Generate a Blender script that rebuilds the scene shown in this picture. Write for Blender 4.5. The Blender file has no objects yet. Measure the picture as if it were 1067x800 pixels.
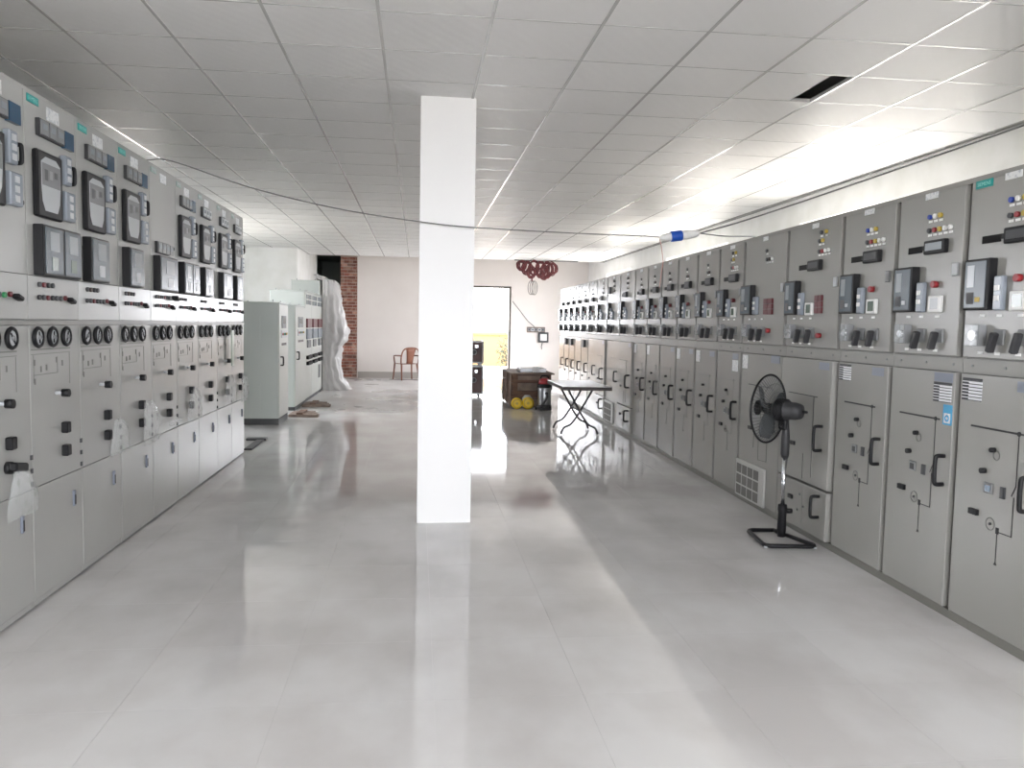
import bpy, bmesh, math, random
from mathutils import Vector, Matrix
random.seed(7)
PI = math.pi
scene = bpy.context.scene
C = scene.collection

# ------------------------------------------------------------------ camera, sky, light, exposure
CAM_H = 1.4817
YAW, PITCH, ROLL, FPX = 0.1179, 0.0725, 0.0184, 840.04
fw = Vector((math.sin(YAW)*math.cos(PITCH), math.cos(YAW)*math.cos(PITCH), -math.sin(PITCH)))
rt = Vector((math.cos(YAW), -math.sin(YAW), 0)); up = rt.cross(fw)
rt2 = math.cos(ROLL)*rt + math.sin(ROLL)*up; up2 = math.cos(ROLL)*up - math.sin(ROLL)*rt
cd = bpy.data.cameras.new('camera'); cam = bpy.data.objects.new('camera', cd); C.objects.link(cam)
cam.matrix_world = Matrix(((rt2.x, up2.x, -fw.x, 0), (rt2.y, up2.y, -fw.y, 0), (rt2.z, up2.z, -fw.z, CAM_H), (0, 0, 0, 1)))
cd.sensor_width = 36; cd.lens = FPX*36/1067; cd.clip_start = 0.05; cd.clip_end = 200
scene.camera = cam

w = bpy.data.worlds.new('World'); scene.world = w; w.use_nodes = True
bgn = w.node_tree.nodes['Background']
bgn.inputs[0].default_value = (0.95, 0.965, 1.02, 1); bgn.inputs[1].default_value = 9.0
scene.view_settings.view_transform = 'Standard'; scene.view_settings.look = 'None'
scene.view_settings.gamma = 1; scene.view_settings.use_curve_mapping = False
scene.view_settings.exposure = 1.4
scene.cycles.use_denoising = True
scene.cycles.max_bounces = 10; scene.cycles.diffuse_bounces = 6; scene.cycles.sample_clamp_indirect = 12
scene.cycles.caustics_reflective = False; scene.cycles.caustics_refractive = False

XL, XR, YF, YB = -4.6, 4.68, -3.0, 22.0
ZC, ZS = 3.114, 3.3
WIN_R = [(6.4, 9.6, 1.1, 2.8), (11.9, 15.0, 1.0, 2.8), (17.5, 19.9, .8, 2.8)]
WIN_L = [(12.6, 15.4, 1.1, 2.8)]
OPEN_F = (-2.1, 2.7, 1.1, 2.7)          # entrance in the wall behind the camera
DOOR = (1.47, 2.54, 0.0, 2.54)           # door in the far wall

def portal(name, loc, rot, sx, sy):      # guides the sky's light through an opening
    l = bpy.data.lights.new(name, 'AREA'); l.shape = 'RECTANGLE'; l.size = sx; l.size_y = sy
    l.cycles.is_portal = True
    o = bpy.data.objects.new(name, l); C.objects.link(o); o.location = loc; o.rotation_euler = rot
for a, b, c, d in WIN_R: portal('window_daylight', (XR+.2, (a+b)/2, (c+d)/2), (0, PI/2, 0), d-c, b-a)
for a, b, c, d in WIN_L: portal('window_daylight', (XL-.2, (a+b)/2, (c+d)/2), (0, -PI/2, 0), d-c, b-a)
portal('entrance_daylight', ((OPEN_F[0]+OPEN_F[1])/2, YF-.2, (OPEN_F[2]+OPEN_F[3])/2), (PI/2, 0, 0), OPEN_F[1]-OPEN_F[0], OPEN_F[3]-OPEN_F[2])
portal('door_daylight', ((DOOR[0]+DOOR[1])/2, YB+.25, DOOR[3]/2), (-PI/2, 0, 0), DOOR[1]-DOOR[0], DOOR[3])

# ------------------------------------------------------------------ materials
M = {}
def mat(name, col, rough=.5, metal=0, spec=.5, alpha=1, noise=None, bump=None, trans=0, rand=0, coat=0):
    m = bpy.data.materials.new(name); m.use_nodes = True; nt = m.node_tree; b = nt.nodes['Principled BSDF']
    b.inputs['Base Color'].default_value = (*col, 1); b.inputs['Roughness'].default_value = rough
    b.inputs['Metallic'].default_value = metal; b.inputs['Specular IOR Level'].default_value = spec
    b.inputs['Alpha'].default_value = alpha; b.inputs['Transmission Weight'].default_value = trans
    b.inputs['Coat Weight'].default_value = coat
    tc = nt.nodes.new('ShaderNodeTexCoord')
    last = None
    if noise:                                  # (scale, second colour, low, high[, stretch])
        n = nt.nodes.new('ShaderNodeTexNoise'); n.inputs['Scale'].default_value = noise[0]; n.inputs['Detail'].default_value = 6
        mp = nt.nodes.new('ShaderNodeMapping')
        if len(noise) > 4: mp.inputs['Scale'].default_value = noise[4]
        geo = nt.nodes.new('ShaderNodeNewGeometry')
        nt.links.new(geo.outputs['Position'], mp.inputs[0]); nt.links.new(mp.outputs[0], n.inputs['Vector'])
        r = nt.nodes.new('ShaderNodeMapRange'); r.inputs[1].default_value = noise[2]; r.inputs[2].default_value = noise[3]
        nt.links.new(n.outputs[0], r.inputs[0])
        mx = nt.nodes.new('ShaderNodeMix'); mx.data_type = 'RGBA'
        mx.inputs[6].default_value = (*col, 1); mx.inputs[7].default_value = (*noise[1], 1)
        nt.links.new(r.outputs[0], mx.inputs[0]); last = mx.outputs[2]
    if rand:
        oi = nt.nodes.new('ShaderNodeObjectInfo'); h = nt.nodes.new('ShaderNodeHueSaturation')
        r = nt.nodes.new('ShaderNodeMapRange'); r.inputs[3].default_value = 1-rand; r.inputs[4].default_value = 1+rand
        nt.links.new(oi.outputs['Random'], r.inputs[0]); nt.links.new(r.outputs[0], h.inputs['Value'])
        if last: nt.links.new(last, h.inputs['Color'])
        else: h.inputs['Color'].default_value = (*col, 1)
        last = h.outputs[0]
    if last: nt.links.new(last, b.inputs['Base Color'])
    if bump:
        n = nt.nodes.new('ShaderNodeTexNoise'); n.inputs['Scale'].default_value = bump[0]; n.inputs['Detail'].default_value = 3
        nt.links.new(tc.outputs['Object'], n.inputs['Vector'])
        bp = nt.nodes.new('ShaderNodeBump'); bp.inputs['Strength'].default_value = bump[1]; bp.inputs['Distance'].default_value = .01
        nt.links.new(n.outputs[0], bp.inputs['Height']); nt.links.new(bp.outputs[0], b.inputs['Normal'])
    M[name] = m; return m
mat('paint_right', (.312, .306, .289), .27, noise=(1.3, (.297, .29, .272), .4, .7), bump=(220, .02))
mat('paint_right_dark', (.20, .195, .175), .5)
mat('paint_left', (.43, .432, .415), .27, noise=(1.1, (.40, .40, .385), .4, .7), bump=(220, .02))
mat('left_strip_pale', (.56, .57, .565), .22)
mat('paint_rail', (.26, .255, .235), .35)
mat('paint_mint', (.50, .535, .51), .35, noise=(2, (.47, .505, .48), .4, .7))
mat('paint_mint_light', (.56, .575, .54), .35)
mat('black', (.010, .010, .011), .45, spec=.3); mat('black_soft', (.03, .03, .032), .55)
mat('dark_grey', (.06, .062, .066), .5); mat('mid_grey', (.22, .225, .23), .5)
mat('slot', (.004, .004, .004), .8)
mat('light_grey', (.48, .50, .52), .35); mat('white_plastic', (.78, .78, .76), .35)
mat('label_white', (.75, .76, .76), .5, noise=(60, (.5, .52, .55), .5, .62))
mat('label_grey', (.20, .22, .27), .45); mat('teal', (.0, .30, .27), .4); mat('teal_light', (.25, .62, .58), .4)
mat('teal_faded', (.22, .32, .29), .4)
mat('blue_glass', (.035, .09, .16), .15); mat('terminal', (.27, .30, .34), .25); mat('relay_face', (.10, .125, .145), .24, spec=.35)
mat('relay_pale', (.27, .30, .32), .2); mat('lcd', (.11, .15, .12), .15); mat('screen_grey', (.25, .255, .265), .25)
mat('screen_white', (.46, .48, .50), .25); mat('cover', (.62, .66, .68), .08, alpha=.28); mat('chrome', (.72, .74, .76), .18, metal=1)
mat('steel', (.35, .36, .37), .35, metal=1)
mat('red', (.28, .02, .025), .35); mat('dark_red', (.12, .012, .018), .4); mat('yellow', (.5, .36, .05), .4); mat('blue', (.01, .04, .30), .35)
mat('orange', (.5, .12, .015), .4); mat('green', (.02, .25, .08), .4); mat('brown_dark', (.05, .03, .025), .5)
mat('sticker_blue', (.06, .36, .62), .45)
mat('print_line', (.02, .02, .022), .6); mat('print_soft', (.17, .17, .16), .6)
mat('floor_tile', (.55, .535, .525), .055, noise=(1.7, (.65, .645, .64), .38, .62, (1, .7, 1)), rand=.02, spec=.5)
mat('grout', (.56, .55, .54), .5)
mat('ceiling_tile', (.80, .795, .785), .44, rand=.015, spec=.08)
mat('tee_bar', (.54, .535, .525), .16, spec=.6)
mat('slab', (.5, .49, .48), .8)
mat('wall_white', (.88, .88, .865), .75, noise=(3, (.80, .80, .77), .4, .7))
mat('wall_cream', (.80, .755, .72), .8, noise=(1.2, (.76, .71, .675), .4, .7))
mat('dado', (.42, .39, .36), .7); mat('pillar_paint', (.90, .90, .90), .7)
mat('skirting_tile', (.66, .64, .63), .35)
mat('void', (.22, .24, .22), .9); mat('mortar', (.50, .42, .37), .9); mat('brick', (.26, .10, .07), .9, noise=(9, (.42, .27, .21), .48, .62), rand=.4)
mat('wood', (.17, .095, .06), .7, noise=(4, (.10, .055, .04), .4, .65, (1, 1, 9)), rand=.12)
mat('wood_grey', (.26, .20, .16), .8, noise=(5, (.16, .12, .1), .4, .65), rand=.1)
mat('case_maroon', (.055, .018, .016), .45); mat('chair_plastic', (.25, .10, .06), .4)
mat('table_top', (.55, .55, .56), .22); mat('table_edge', (.06, .05, .05), .5)
mat('wire', (.05, .055, .055), .5); mat('wire_grey', (.17, .17, .17), .5); mat('pvc_blue', (.01, .08, .45), .35)
mat('cable_red', (.15, .022, .025), .5, noise=(20, (.08, .015, .018), .4, .6)); mat('pink_thread', (.5, .25, .22), .6)
mat('rope_grey', (.22, .20, .19), .8); mat('yellow_bright', (.75, .52, .01), .35)
mat('ground', (.40, .37, .32), .9); mat('yard_wall', (.17, .098, .036), .9); mat('leaf', (.018, .026, .008), .8)
mat('frame_dark', (.09, .075, .06), .5); mat('fan_blade', (.10, .105, .11), .25, alpha=.85)
mat('bag', (.80, .82, .82), .1, alpha=.25); mat('wrap', (.68, .665, .655), .22, alpha=.78, bump=(14, .5))
mat('grille_dark', (.16, .155, .145), .7)
mat('grille_paint', (.46, .46, .44), .4); mat('green_film', (.25, .33, .27), .3)
def glass_mat():
    m = bpy.data.materials.new('pane_glass'); m.use_nodes = True; nt = m.node_tree; nt.nodes.clear()
    o = nt.nodes.new('ShaderNodeOutputMaterial'); t = nt.nodes.new('ShaderNodeBsdfTransparent'); g = nt.nodes.new('ShaderNodeBsdfGlossy')
    g.inputs['Roughness'].default_value = .03; x = nt.nodes.new('ShaderNodeMixShader'); x.inputs[0].default_value = .06
    nt.links.new(t.outputs[0], x.inputs[1]); nt.links.new(g.outputs[0], x.inputs[2]); nt.links.new(x.outputs[0], o.inputs[0]); M['pane_glass'] = m
glass_mat()
def print_mat():            # a printed data label: black header, ruled rows, dark first column
    m = bpy.data.materials.new('data_label'); m.use_nodes = True; nt = m.node_tree; b = nt.nodes['Principled BSDF']
    tc = nt.nodes.new('ShaderNodeTexCoord'); s = nt.nodes.new('ShaderNodeSeparateXYZ'); nt.links.new(tc.outputs['Generated'], s.inputs[0])
    def mth(op, a, bb):
        n = nt.nodes.new('ShaderNodeMath'); n.operation = op
        for i, v in enumerate((a, bb)):
            if isinstance(v, (int, float)): n.inputs[i].default_value = v
            else: nt.links.new(v, n.inputs[i])
        return n.outputs[0]
    fr = mth('FRACT', mth('MULTIPLY', s.outputs[2], 7.0), 0)
    line = mth('LESS_THAN', fr, .28)
    col = mth('MULTIPLY', mth('LESS_THAN', s.outputs[0], .34), mth('LESS_THAN', fr, .75))
    head = mth('MULTIPLY', mth('GREATER_THAN', s.outputs[2], .9), 1.0)
    d = mth('MINIMUM', mth('ADD', mth('ADD', line, col), head), 1.0)
    mx = nt.nodes.new('ShaderNodeMix'); mx.data_type = 'RGBA'; mx.inputs[6].default_value = (.75, .76, .78, 1); mx.inputs[7].default_value = (.03, .03, .035, 1)
    nt.links.new(d, mx.inputs[0]); nt.links.new(mx.outputs[2], b.inputs['Base Color']); b.inputs['Roughness'].default_value = .5; M['data_label'] = m
print_mat()
def ribbed_ceiling():       # fine pressed ribs in the vinyl facing of the ceiling tiles
    m = M['ceiling_tile']; nt = m.node_tree; b = nt.nodes['Principled BSDF']
    geo = nt.nodes.new('ShaderNodeNewGeometry'); mp = nt.nodes.new('ShaderNodeMapping'); mp.inputs['Rotation'].default_value = (0, 0, math.radians(38))
    wv = nt.nodes.new('ShaderNodeTexWave'); wv.inputs['Scale'].default_value = 4.2; wv.inputs['Distortion'].default_value = .4; wv.inputs['Detail'].default_value = 1
    nt.links.new(geo.outputs['Position'], mp.inputs[0]); nt.links.new(mp.outputs[0], wv.inputs['Vector'])
    bp = nt.nodes.new('ShaderNodeBump'); bp.inputs['Strength'].default_value = .10; bp.inputs['Distance'].default_value = .01
    nt.links.new(wv.outputs['Fac'], bp.inputs['Height']); nt.links.new(bp.outputs[0], b.inputs['Normal'])
ribbed_ceiling()

def dusty_floor():          # building dust dulls the tiles in the far left corner by the chair
    nt = M['floor_tile'].node_tree; b = nt.nodes['Principled BSDF']; geo = nt.nodes.new('ShaderNodeNewGeometry')
    sp = nt.nodes.new('ShaderNodeSeparateXYZ'); nt.links.new(geo.outputs['Position'], sp.inputs[0])
    n = nt.nodes.new('ShaderNodeTexNoise'); n.inputs['Scale'].default_value = 1.1; n.inputs['Detail'].default_value = 5; nt.links.new(geo.outputs['Position'], n.inputs['Vector'])
    def rng(src, a, c):
        r = nt.nodes.new('ShaderNodeMapRange'); r.inputs[1].default_value = a; r.inputs[2].default_value = c; r.interpolation_type = 'SMOOTHSTEP'; nt.links.new(src, r.inputs[0]); return r.outputs[0]
    def mul(a, c):
        m = nt.nodes.new('ShaderNodeMath'); m.operation = 'MULTIPLY'; nt.links.new(a, m.inputs[0]); nt.links.new(c, m.inputs[1]); return m.outputs[0]
    d = mul(mul(rng(sp.outputs[1], 9.5, 15.5), rng(sp.outputs[0], 1.0, -.4)), rng(n.outputs[0], .22, .5))
    r = nt.nodes.new('ShaderNodeMapRange'); r.inputs[3].default_value = .055; r.inputs[4].default_value = .36; nt.links.new(d, r.inputs[0]); nt.links.new(r.outputs[0], b.inputs['Roughness'])
dusty_floor()

# ------------------------------------------------------------------ helpers
CACHE = {}
def link(name, me, parent=None, loc=(0, 0, 0), rot=(0, 0, 0)):
    o = bpy.data.objects.new(name, me); C.objects.link(o); o.parent = parent; o.location = loc; o.rotation_euler = rot
    return o
def tag(o, label=None, cat=None, group=None, kind=None):
    if label: o['label'] = label
    if cat: o['category'] = cat
    if group: o['group'] = group
    if kind: o['kind'] = kind
    return o
def empty(name, loc, rz=0, label=None, cat=None, group=None):
    o = bpy.data.objects.new(name, None); C.objects.link(o); o.location = loc; o.rotation_euler = (0, 0, rz); o.empty_display_size = .1
    return tag(o, label, cat, group)
def finish(bm, m, smooth=False):
    bmesh.ops.recalc_face_normals(bm, faces=bm.faces)
    me = bpy.data.meshes.new('mesh'); bm.to_mesh(me); bm.free()
    me.materials.append(M[m])
    if smooth:
        for p in me.polygons: p.use_smooth = True
    return me
def bm_box(bm, x0, x1, y0, y1, z0, z1):
    v = [bm.verts.new((x, y, z)) for x in (x0, x1) for y in (y0, y1) for z in (z0, z1)]
    for f in ((0, 1, 3, 2), (4, 6, 7, 5), (0, 4, 5, 1), (2, 3, 7, 6), (0, 2, 6, 4), (1, 5, 7, 3)): bm.faces.new([v[i] for i in f])
def box_mesh(sx, sy, sz, m, bev=0):
    k = ('b', round(sx, 4), round(sy, 4), round(sz, 4), m, bev)
    if k not in CACHE:
        bm = bmesh.new(); bm_box(bm, -sx/2, sx/2, -sy/2, sy/2, -sz/2, sz/2)
        if bev: bmesh.ops.bevel(bm, geom=bm.edges[:], offset=bev, segments=1, affect='EDGES')
        CACHE[k] = finish(bm, m)
    return CACHE[k]
def box(name, parent, x0, x1, y0, y1, z0, z1, m, bev=0, rot=(0, 0, 0), pivot=None):
    if x1 < x0: x0, x1 = x1, x0
    if y1 < y0: y0, y1 = y1, y0
    if z1 < z0: z0, z1 = z1, z0
    return link(name, box_mesh(x1-x0, y1-y0, z1-z0, m, bev), parent, ((x0+x1)/2, (y0+y1)/2, (z0+z1)/2), rot)
AX = {'x': Matrix.Rotation(PI/2, 4, 'Y'), 'y': Matrix.Rotation(PI/2, 4, 'X'), 'z': Matrix.Identity(4)}
def cyl_mesh(r, d, axis, m, seg=14, r2=None):
    k = ('c', round(r, 4), round(d, 4), axis, m, seg, r2)
    if k not in CACHE:
        bm = bmesh.new(); bmesh.ops.create_cone(bm, cap_ends=True, segments=seg, radius1=r, radius2=r if r2 is None else r2, depth=d)
        bm.transform(AX[axis]); me = finish(bm, m)
        for p in me.polygons: p.use_smooth = len(p.vertices) == 4
        CACHE[k] = me
    return CACHE[k]
def cyl(name, parent, loc, r, d, m, axis='y', seg=14, r2=None, rot=(0, 0, 0)):
    return link(name, cyl_mesh(r, d, axis, m, seg, r2), parent, loc, rot)
def bm_tube(bm, pts, r, seg=8, closed=False):
    pts = [Vector(p) for p in pts]; n = len(pts); rings = []
    prev = None
    for i, p in enumerate(pts):
        a = pts[(i-1) % n] if closed or i > 0 else p; b = pts[(i+1) % n] if closed or i < n-1 else p
        t = (b-a).normalized()
        if prev is None: nx = t.orthogonal().normalized()
        else:
            nx = prev - t*prev.dot(t)
            nx = nx.normalized() if nx.length > 1e-6 else t.orthogonal().normalized()
        prev = nx; ny = t.cross(nx)
        rr = r[i] if isinstance(r, (list, tuple)) else r
        rings.append([bm.verts.new(p + nx*rr*math.cos(2*PI*k/seg) + ny*rr*math.sin(2*PI*k/seg)) for k in range(seg)])
    for i in range(n if closed else n-1):
        A, B = rings[i], rings[(i+1) % n]
        for k in range(seg): bm.faces.new((A[k], A[(k+1) % seg], B[(k+1) % seg], B[k]))
    if not closed: bm.faces.new(rings[0][::-1]); bm.faces.new(rings[-1])
def tube(name, parent, pts, r, m, seg=8, closed=False):
    bm = bmesh.new(); bm_tube(bm, pts, r, seg, closed); return link(name, finish(bm, m, True), parent)
def lathe_mesh(prof, m, axis='z', seg=20, smooth=True):     # prof: (radius, height)
    bm = bmesh.new(); rings = []
    for r, h in prof: rings.append([bm.verts.new((r*math.cos(2*PI*k/seg), r*math.sin(2*PI*k/seg), h)) for k in range(seg)])
    for A, B in zip(rings, rings[1:]):
        for k in range(seg): bm.faces.new((A[k], A[(k+1) % seg], B[(k+1) % seg], B[k]))
    bm.faces.new(rings[0][::-1]); bm.faces.new(rings[-1]); bm.transform(AX[axis])
    return finish(bm, m, smooth)
def ring_mesh(R, r, m, axis='y', seg=20, rs=6):
    k = ('r', R, r, m, axis, seg)
    if k not in CACHE:
        bm = bmesh.new(); bm_tube(bm, [(R*math.cos(2*PI*i/seg), R*math.sin(2*PI*i/seg), 0) for i in range(seg)], r, rs, True)
        bm.transform(AX[axis]); CACHE[k] = finish(bm, m, True)
    return CACHE[k]
def smooth_path(pts, n=8):      # Catmull-Rom through the points
    P = [Vector(p) for p in pts]; P = [P[0]*2-P[1]] + P + [P[-1]*2-P[-2]]; out = []
    for i in range(1, len(P)-2):
        for k in range(n):
            t = k/n; a, b, c, d = P[i-1:i+3]
            out.append(.5*((2*b)+(-a+c)*t+(2*a-5*b+4*c-d)*t*t+(-a+3*b-3*c+d)*t**3))
    return out + [P[-2]]
def multi(name, boxes, m, parent=None):      # one solid made of several blocks (a wall with openings, a frame)
    bm = bmesh.new()
    for b in boxes: bm_box(bm, *b)
    return link(name, finish(bm, m), parent)
def struct(o, label=None): o['kind'] = 'structure'; return tag(o, label)

# ------------------------------------------------------------------ the room
def wall_y(name, x0, x1, yb, th, holes, m, top=ZS):      # wall facing +-X with openings (y0,y1,z0,z1)
    bs = []; y = yb[0]
    for a, b, z0, z1 in holes:
        bs.append((x0, x1, y, a, 0, top)); bs.append((x0, x1, a, b, z1, top))
        if z0 > 0: bs.append((x0, x1, a, b, 0, z0))
        y = b
    bs.append((x0, x1, y, yb[1], 0, top)); return multi(name, bs, m)
struct(wall_y('wall_right', XR, XR+.2, (YF-.2, YB+.2), 0, WIN_R, 'wall_white'), 'white plastered wall behind the right switchgear row')
struct(wall_y('wall_left', XL-.2, XL, (YF-.2, YB+.2), 0, WIN_L, 'wall_white'), 'white plastered wall behind the left switchgear row')
struct(multi('wall_front', [(XL, OPEN_F[0], YF-.2, YF, 0, ZS), (OPEN_F[1], XR, YF-.2, YF, 0, ZS), (OPEN_F[0], OPEN_F[1], YF-.2, YF, OPEN_F[3], ZS), (OPEN_F[0], OPEN_F[1], YF-.2, YF, 0, OPEN_F[2])], 'wall_white'), 'white wall with one wide window behind the camera')
wb = struct(multi('wall_back', [(-1.60, DOOR[0], YB, YB+.25, 0, ZS), (DOOR[1], XR, YB, YB+.25, 0, ZS), (DOOR[0], DOOR[1], YB, YB+.25, DOOR[3], ZS), (-2.74, -1.60, YB, YB+.25, ZS-.04, ZS)], 'wall_cream'), 'cream plastered far wall with an open doorway')
box('dado', wb, -1.58, DOOR[0]-.04, YB-.015, YB, 0, .17, 'dado')
struct(multi('wall_partition', [(XL, -2.68, 18.6, 18.75, 0, ZC), (-2.85, -2.68, 18.75, YB+.2, 0, ZS)], 'wall_white'), 'white partition wall behind the tall control cabinets')
bp = struct(box('wall_brick_pier', None, -2.04, -1.602, YB-.03, YB+.25, 0, ZS-.05, 'mortar'), 'unplastered red brick pier beside the dark opening')
for r in range(38):
    z = .02+r*.084; xs = [-2.04, -1.86, -1.64, -1.602] if r % 2 else [-2.04, -1.95, -1.72, -1.602]
    for a, b in zip(xs, xs[1:]):
        d = random.choice((.006, .012, .02)); box('brick', bp, a+.93+.89+.006, b+.93+.89-.006, -.155-d, -.13, z+.012-1.625, z+.078-1.625, 'brick')
bp.location = bp.location
struct(multi('wall_dark_room', [(-3.0, -2.86, YB+.2, 25, 0, ZS), (-1.4, -1.3, YB+.25, 25, 0, ZS), (-3.0, -1.3, 25, 25.1, 0, ZS), (-3.0, -1.3, YB+.25, 25.1, ZS, ZS+.1)], 'void'), 'unlit room behind the dark opening')
# floor
fl = struct(multi('floor', [(XL-.2, XR+.2, YF-.4, YB+3.2, -.12, -.0015)], 'grout'), 'glossy pale grey tiled floor')
T = .6; FX0 = -2.02-.3; FY0 = .1
near, far = [], []
NX0, NX1 = int(math.floor((XL-FX0)/T)), int(math.ceil((XR-FX0)/T))
for i in range(NX0, NX1):
    for j in range(-6, 38):
        x, y = FX0+i*T, FY0+j*T
        if -2.4 < x < 2.8 and 2.0 < y < 13.6: near.append((x, y))
        else: far.append((x, y))
tm = box_mesh(T-.001, T-.001, .0015, 'floor_tile')
for x, y in near: link('floor_tile', tm, fl, (x+T/2, y+T/2, -.00075))
bm = bmesh.new()
for x, y in far:
    x1, y1 = min(x+T, XR), min(y+T, YB+.2)
    if x1 > max(x, XL)+.02 and y1 > y+.02: bm_box(bm, max(x, XL)+.0008, x1-.0008, y+.0008, y1-.0008, -.0015, 0)
tag(link('floor_tiling', finish(bm, 'floor_tile'), fl), kind='stuff')
# ceiling: slab, vinyl tiles in a tee-bar grid; one tile has slid aside
ce = struct(multi('ceiling', [(XL-.2, XR+.2, YF-.4, YB+.25, ZS, ZS+.1), (XL, XR, 20.2, 20.24, ZC, ZS)], 'slab'), 'suspended ceiling of square pale tiles under a slab')
CX0, CY0 = -2.0187, 4.4128
near, far = [], []
for i in range(-5, 12):
    for j in range(-13, 27):
        x, y = CX0+i*T, CY0+j*T
        if x > XR-.1 or y > 20.1: continue
        (near if -4 <= i <= 11 and -1 <= j <= 14 else far).append((i, j, x, y))
tm = box_mesh(T-.008, T-.008, .012, 'ceiling_tile')
half = {}
for i, j, x, y in near:
    x1 = min(x+T, XR-.004)
    if i == 7 and j == 1: link('ceiling_tile', box_mesh(T-.17, T-.012, .012, 'ceiling_tile'), ce, (x+.006+(T-.17)/2, y+T/2, ZC+.006)); continue
    if x1-x < T-.02: link('ceiling_tile', box_mesh(x1-x-.01, T-.012, .012, 'ceiling_tile'), ce, ((x+x1)/2, y+T/2, ZC+.006)); continue
    link('ceiling_tile', tm, ce, (x+T/2, y+T/2, ZC+.006))
bm = bmesh.new()
for i, j, x, y in far:
    a, b = max(x, XL), min(x+T, XR-.004); c, d = max(y, YF), min(y+T, 20.2)
    if b-a > .03 and d-c > .03: bm_box(bm, a+.006, b-.006, c+.006, d-.006, ZC, ZC+.012)
tag(link('ceiling_tiling', finish(bm, 'ceiling_tile'), ce), kind='stuff')
for i in range(-4, 12):
    x = CX0+i*T
    box('tee_bar', ce, x-.009, x+.009, YF, 20.2, ZC-.003, ZC+.02, 'tee_bar')
for j in range(-12, 27):
    y = CY0+j*T
    box('cross_tee', ce, XL, XR, y-.004, y+.004, ZC-.002, ZC+.02, 'tee_bar')
box('edge_trim', ce, XR-.03, XR, YF, 20.2, ZC-.004, ZC+.02, 'tee_bar')
box('edge_trim', ce, XL, XL+.014, YF, 20.2, ZC-.022, ZC+.02, 'mid_grey')
# pillar
pl = struct(box('pillar', None, .0104, .4086, 5.96, 6.36, 0, ZC+.15, 'pillar_paint'), 'square white pillar in the middle of the room')
multi('skirting', [(.003, .416, 5.952, 6.368, 0, .135)], 'skirting_tile', pl)
# windows
def window(n, x, a, b, WZ0, WZ1):
    o = multi(f'window_{n}', [(x-.03, x+.03, a, a+.06, WZ0, WZ1), (x-.03, x+.03, b-.06, b, WZ0, WZ1), (x-.03, x+.03, a+.06, b-.06, WZ0, WZ0+.06), (x-.03, x+.03, a+.06, b-.06, WZ1-.06, WZ1)] +
              [(x-.03, x+.03, a+(b-a)*k/3-.02, a+(b-a)*k/3+.02, WZ0+.06, WZ1-.06) for k in (1, 2)], 'white_plastic')
    struct(o, 'white framed window in the side wall')
    for k in range(3): box('pane', o, x-.004, x+.004, a+(b-a)*k/3+.02, a+(b-a)*(k+1)/3-.02, WZ0+.06, WZ1-.06, 'pane_glass')
for n, q in enumerate(WIN_R): window(n+1, XR+.12, *q)
for n, q in enumerate(WIN_L): window(n+4, XL-.12, *q)
struct(multi('door_1', [(DOOR[0], DOOR[0]+.05, YB+.02, YB+.2, 0, DOOR[3]), (DOOR[1]-.05, DOOR[1], YB+.02, YB+.2, 0, DOOR[3]), (DOOR[0]+.05, DOOR[1]-.05, YB+.02, YB+.2, DOOR[3]-.05, DOOR[3])], 'frame_dark'), 'dark frame of the open far doorway')
# outside the far door
struct(multi('ground_outside', [(-30, 40, YB+.26, 70, -.14, -.1)], 'ground'), 'sunlit sandy yard outside the door')
struct(multi('ground_side', [(XR+.21, 40, YF-.4, YB+.25, -.14, -.1), (-30, XL-.21, YF-.4, YB+.25, -.14, -.1)], 'ground'), 'unseen ground beside the building, added to cut light from below')  # unseen ground, added to keep sky light from below off the ceiling
struct(multi('ground_front', [(-30, 40, -40, YF-.41, -.14, -.1)], 'ground'), 'sandy yard outside the entrance')

# ------------------------------------------------------------------ brand plate lettering
def text_mesh(s, size, m):
    cu = bpy.data.curves.new('lettering', 'FONT'); cu.body = s; cu.size = size; cu.align_x = 'CENTER'; cu.align_y = 'CENTER'; cu.extrude = .0006; cu.resolution_u = 2
    o = bpy.data.objects.new('lettering', cu); C.objects.link(o); bpy.context.view_layer.update()
    me = bpy.data.meshes.new_from_object(o.evaluated_get(bpy.context.evaluated_depsgraph_get())); bpy.data.objects.remove(o)
    me.transform(Matrix.Rotation(PI/2, 4, 'X')); me.materials.clear(); me.materials.append(M[m]); return me
BRAND = text_mesh('SIEMENS', .026, 'teal_light'); BRAND2 = text_mesh('SIEMENS', .026, 'label_white')
def brand_plate(p, x, z, faded=False):
    o = box('brand_plate', p, x-.06, x+.06, -.004, 0, z-.019, z+.019, 'teal_faded' if faded else 'teal')
    link('lettering', BRAND2 if faded else BRAND, o, (0, -.0026, 0))

# ------------------------------------------------------------------ shared panel devices (x right, -y towards the viewer, z up)
def button(p, x, z, col, r=.013):
    o = cyl('push_button', p, (x, -.007, z), r, .014, col, seg=12)
    box('button_tag', p, x-.015, x+.015, -.003, 0, z-r-.018, z-r-.006, 'white_plastic')
    return o
def selector(p, x, z, ang=-18):
    box('selector_plate', p, x-.037, x+.037, -.012, 0, z-.037, z+.037, 'mid_grey', .004)
    h = box('selector_handle', p, x-.028, x-.002, -.05, -.012, z-.075, z+.022, 'black_soft', .005, rot=(0, math.radians(-ang), 0))
def d_handle(p, x, z0, z1, proud=.05):
    k = ('dh', round(z1-z0, 3), proud)
    if k not in CACHE:
        h = (z1-z0)/2; bm = bmesh.new()
        bm_tube(bm, smooth_path([(0, 0, h), (0, -proud*.8, h), (0, -proud, h*.72), (0, -proud, -h*.72), (0, -proud*.8, -h), (0, 0, -h)], 3), .011, 8)
        CACHE[k] = finish(bm, 'black', True)
    o = link('door_handle', CACHE[k], p, (x, 0, (z0+z1)/2))
    return o
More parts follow.
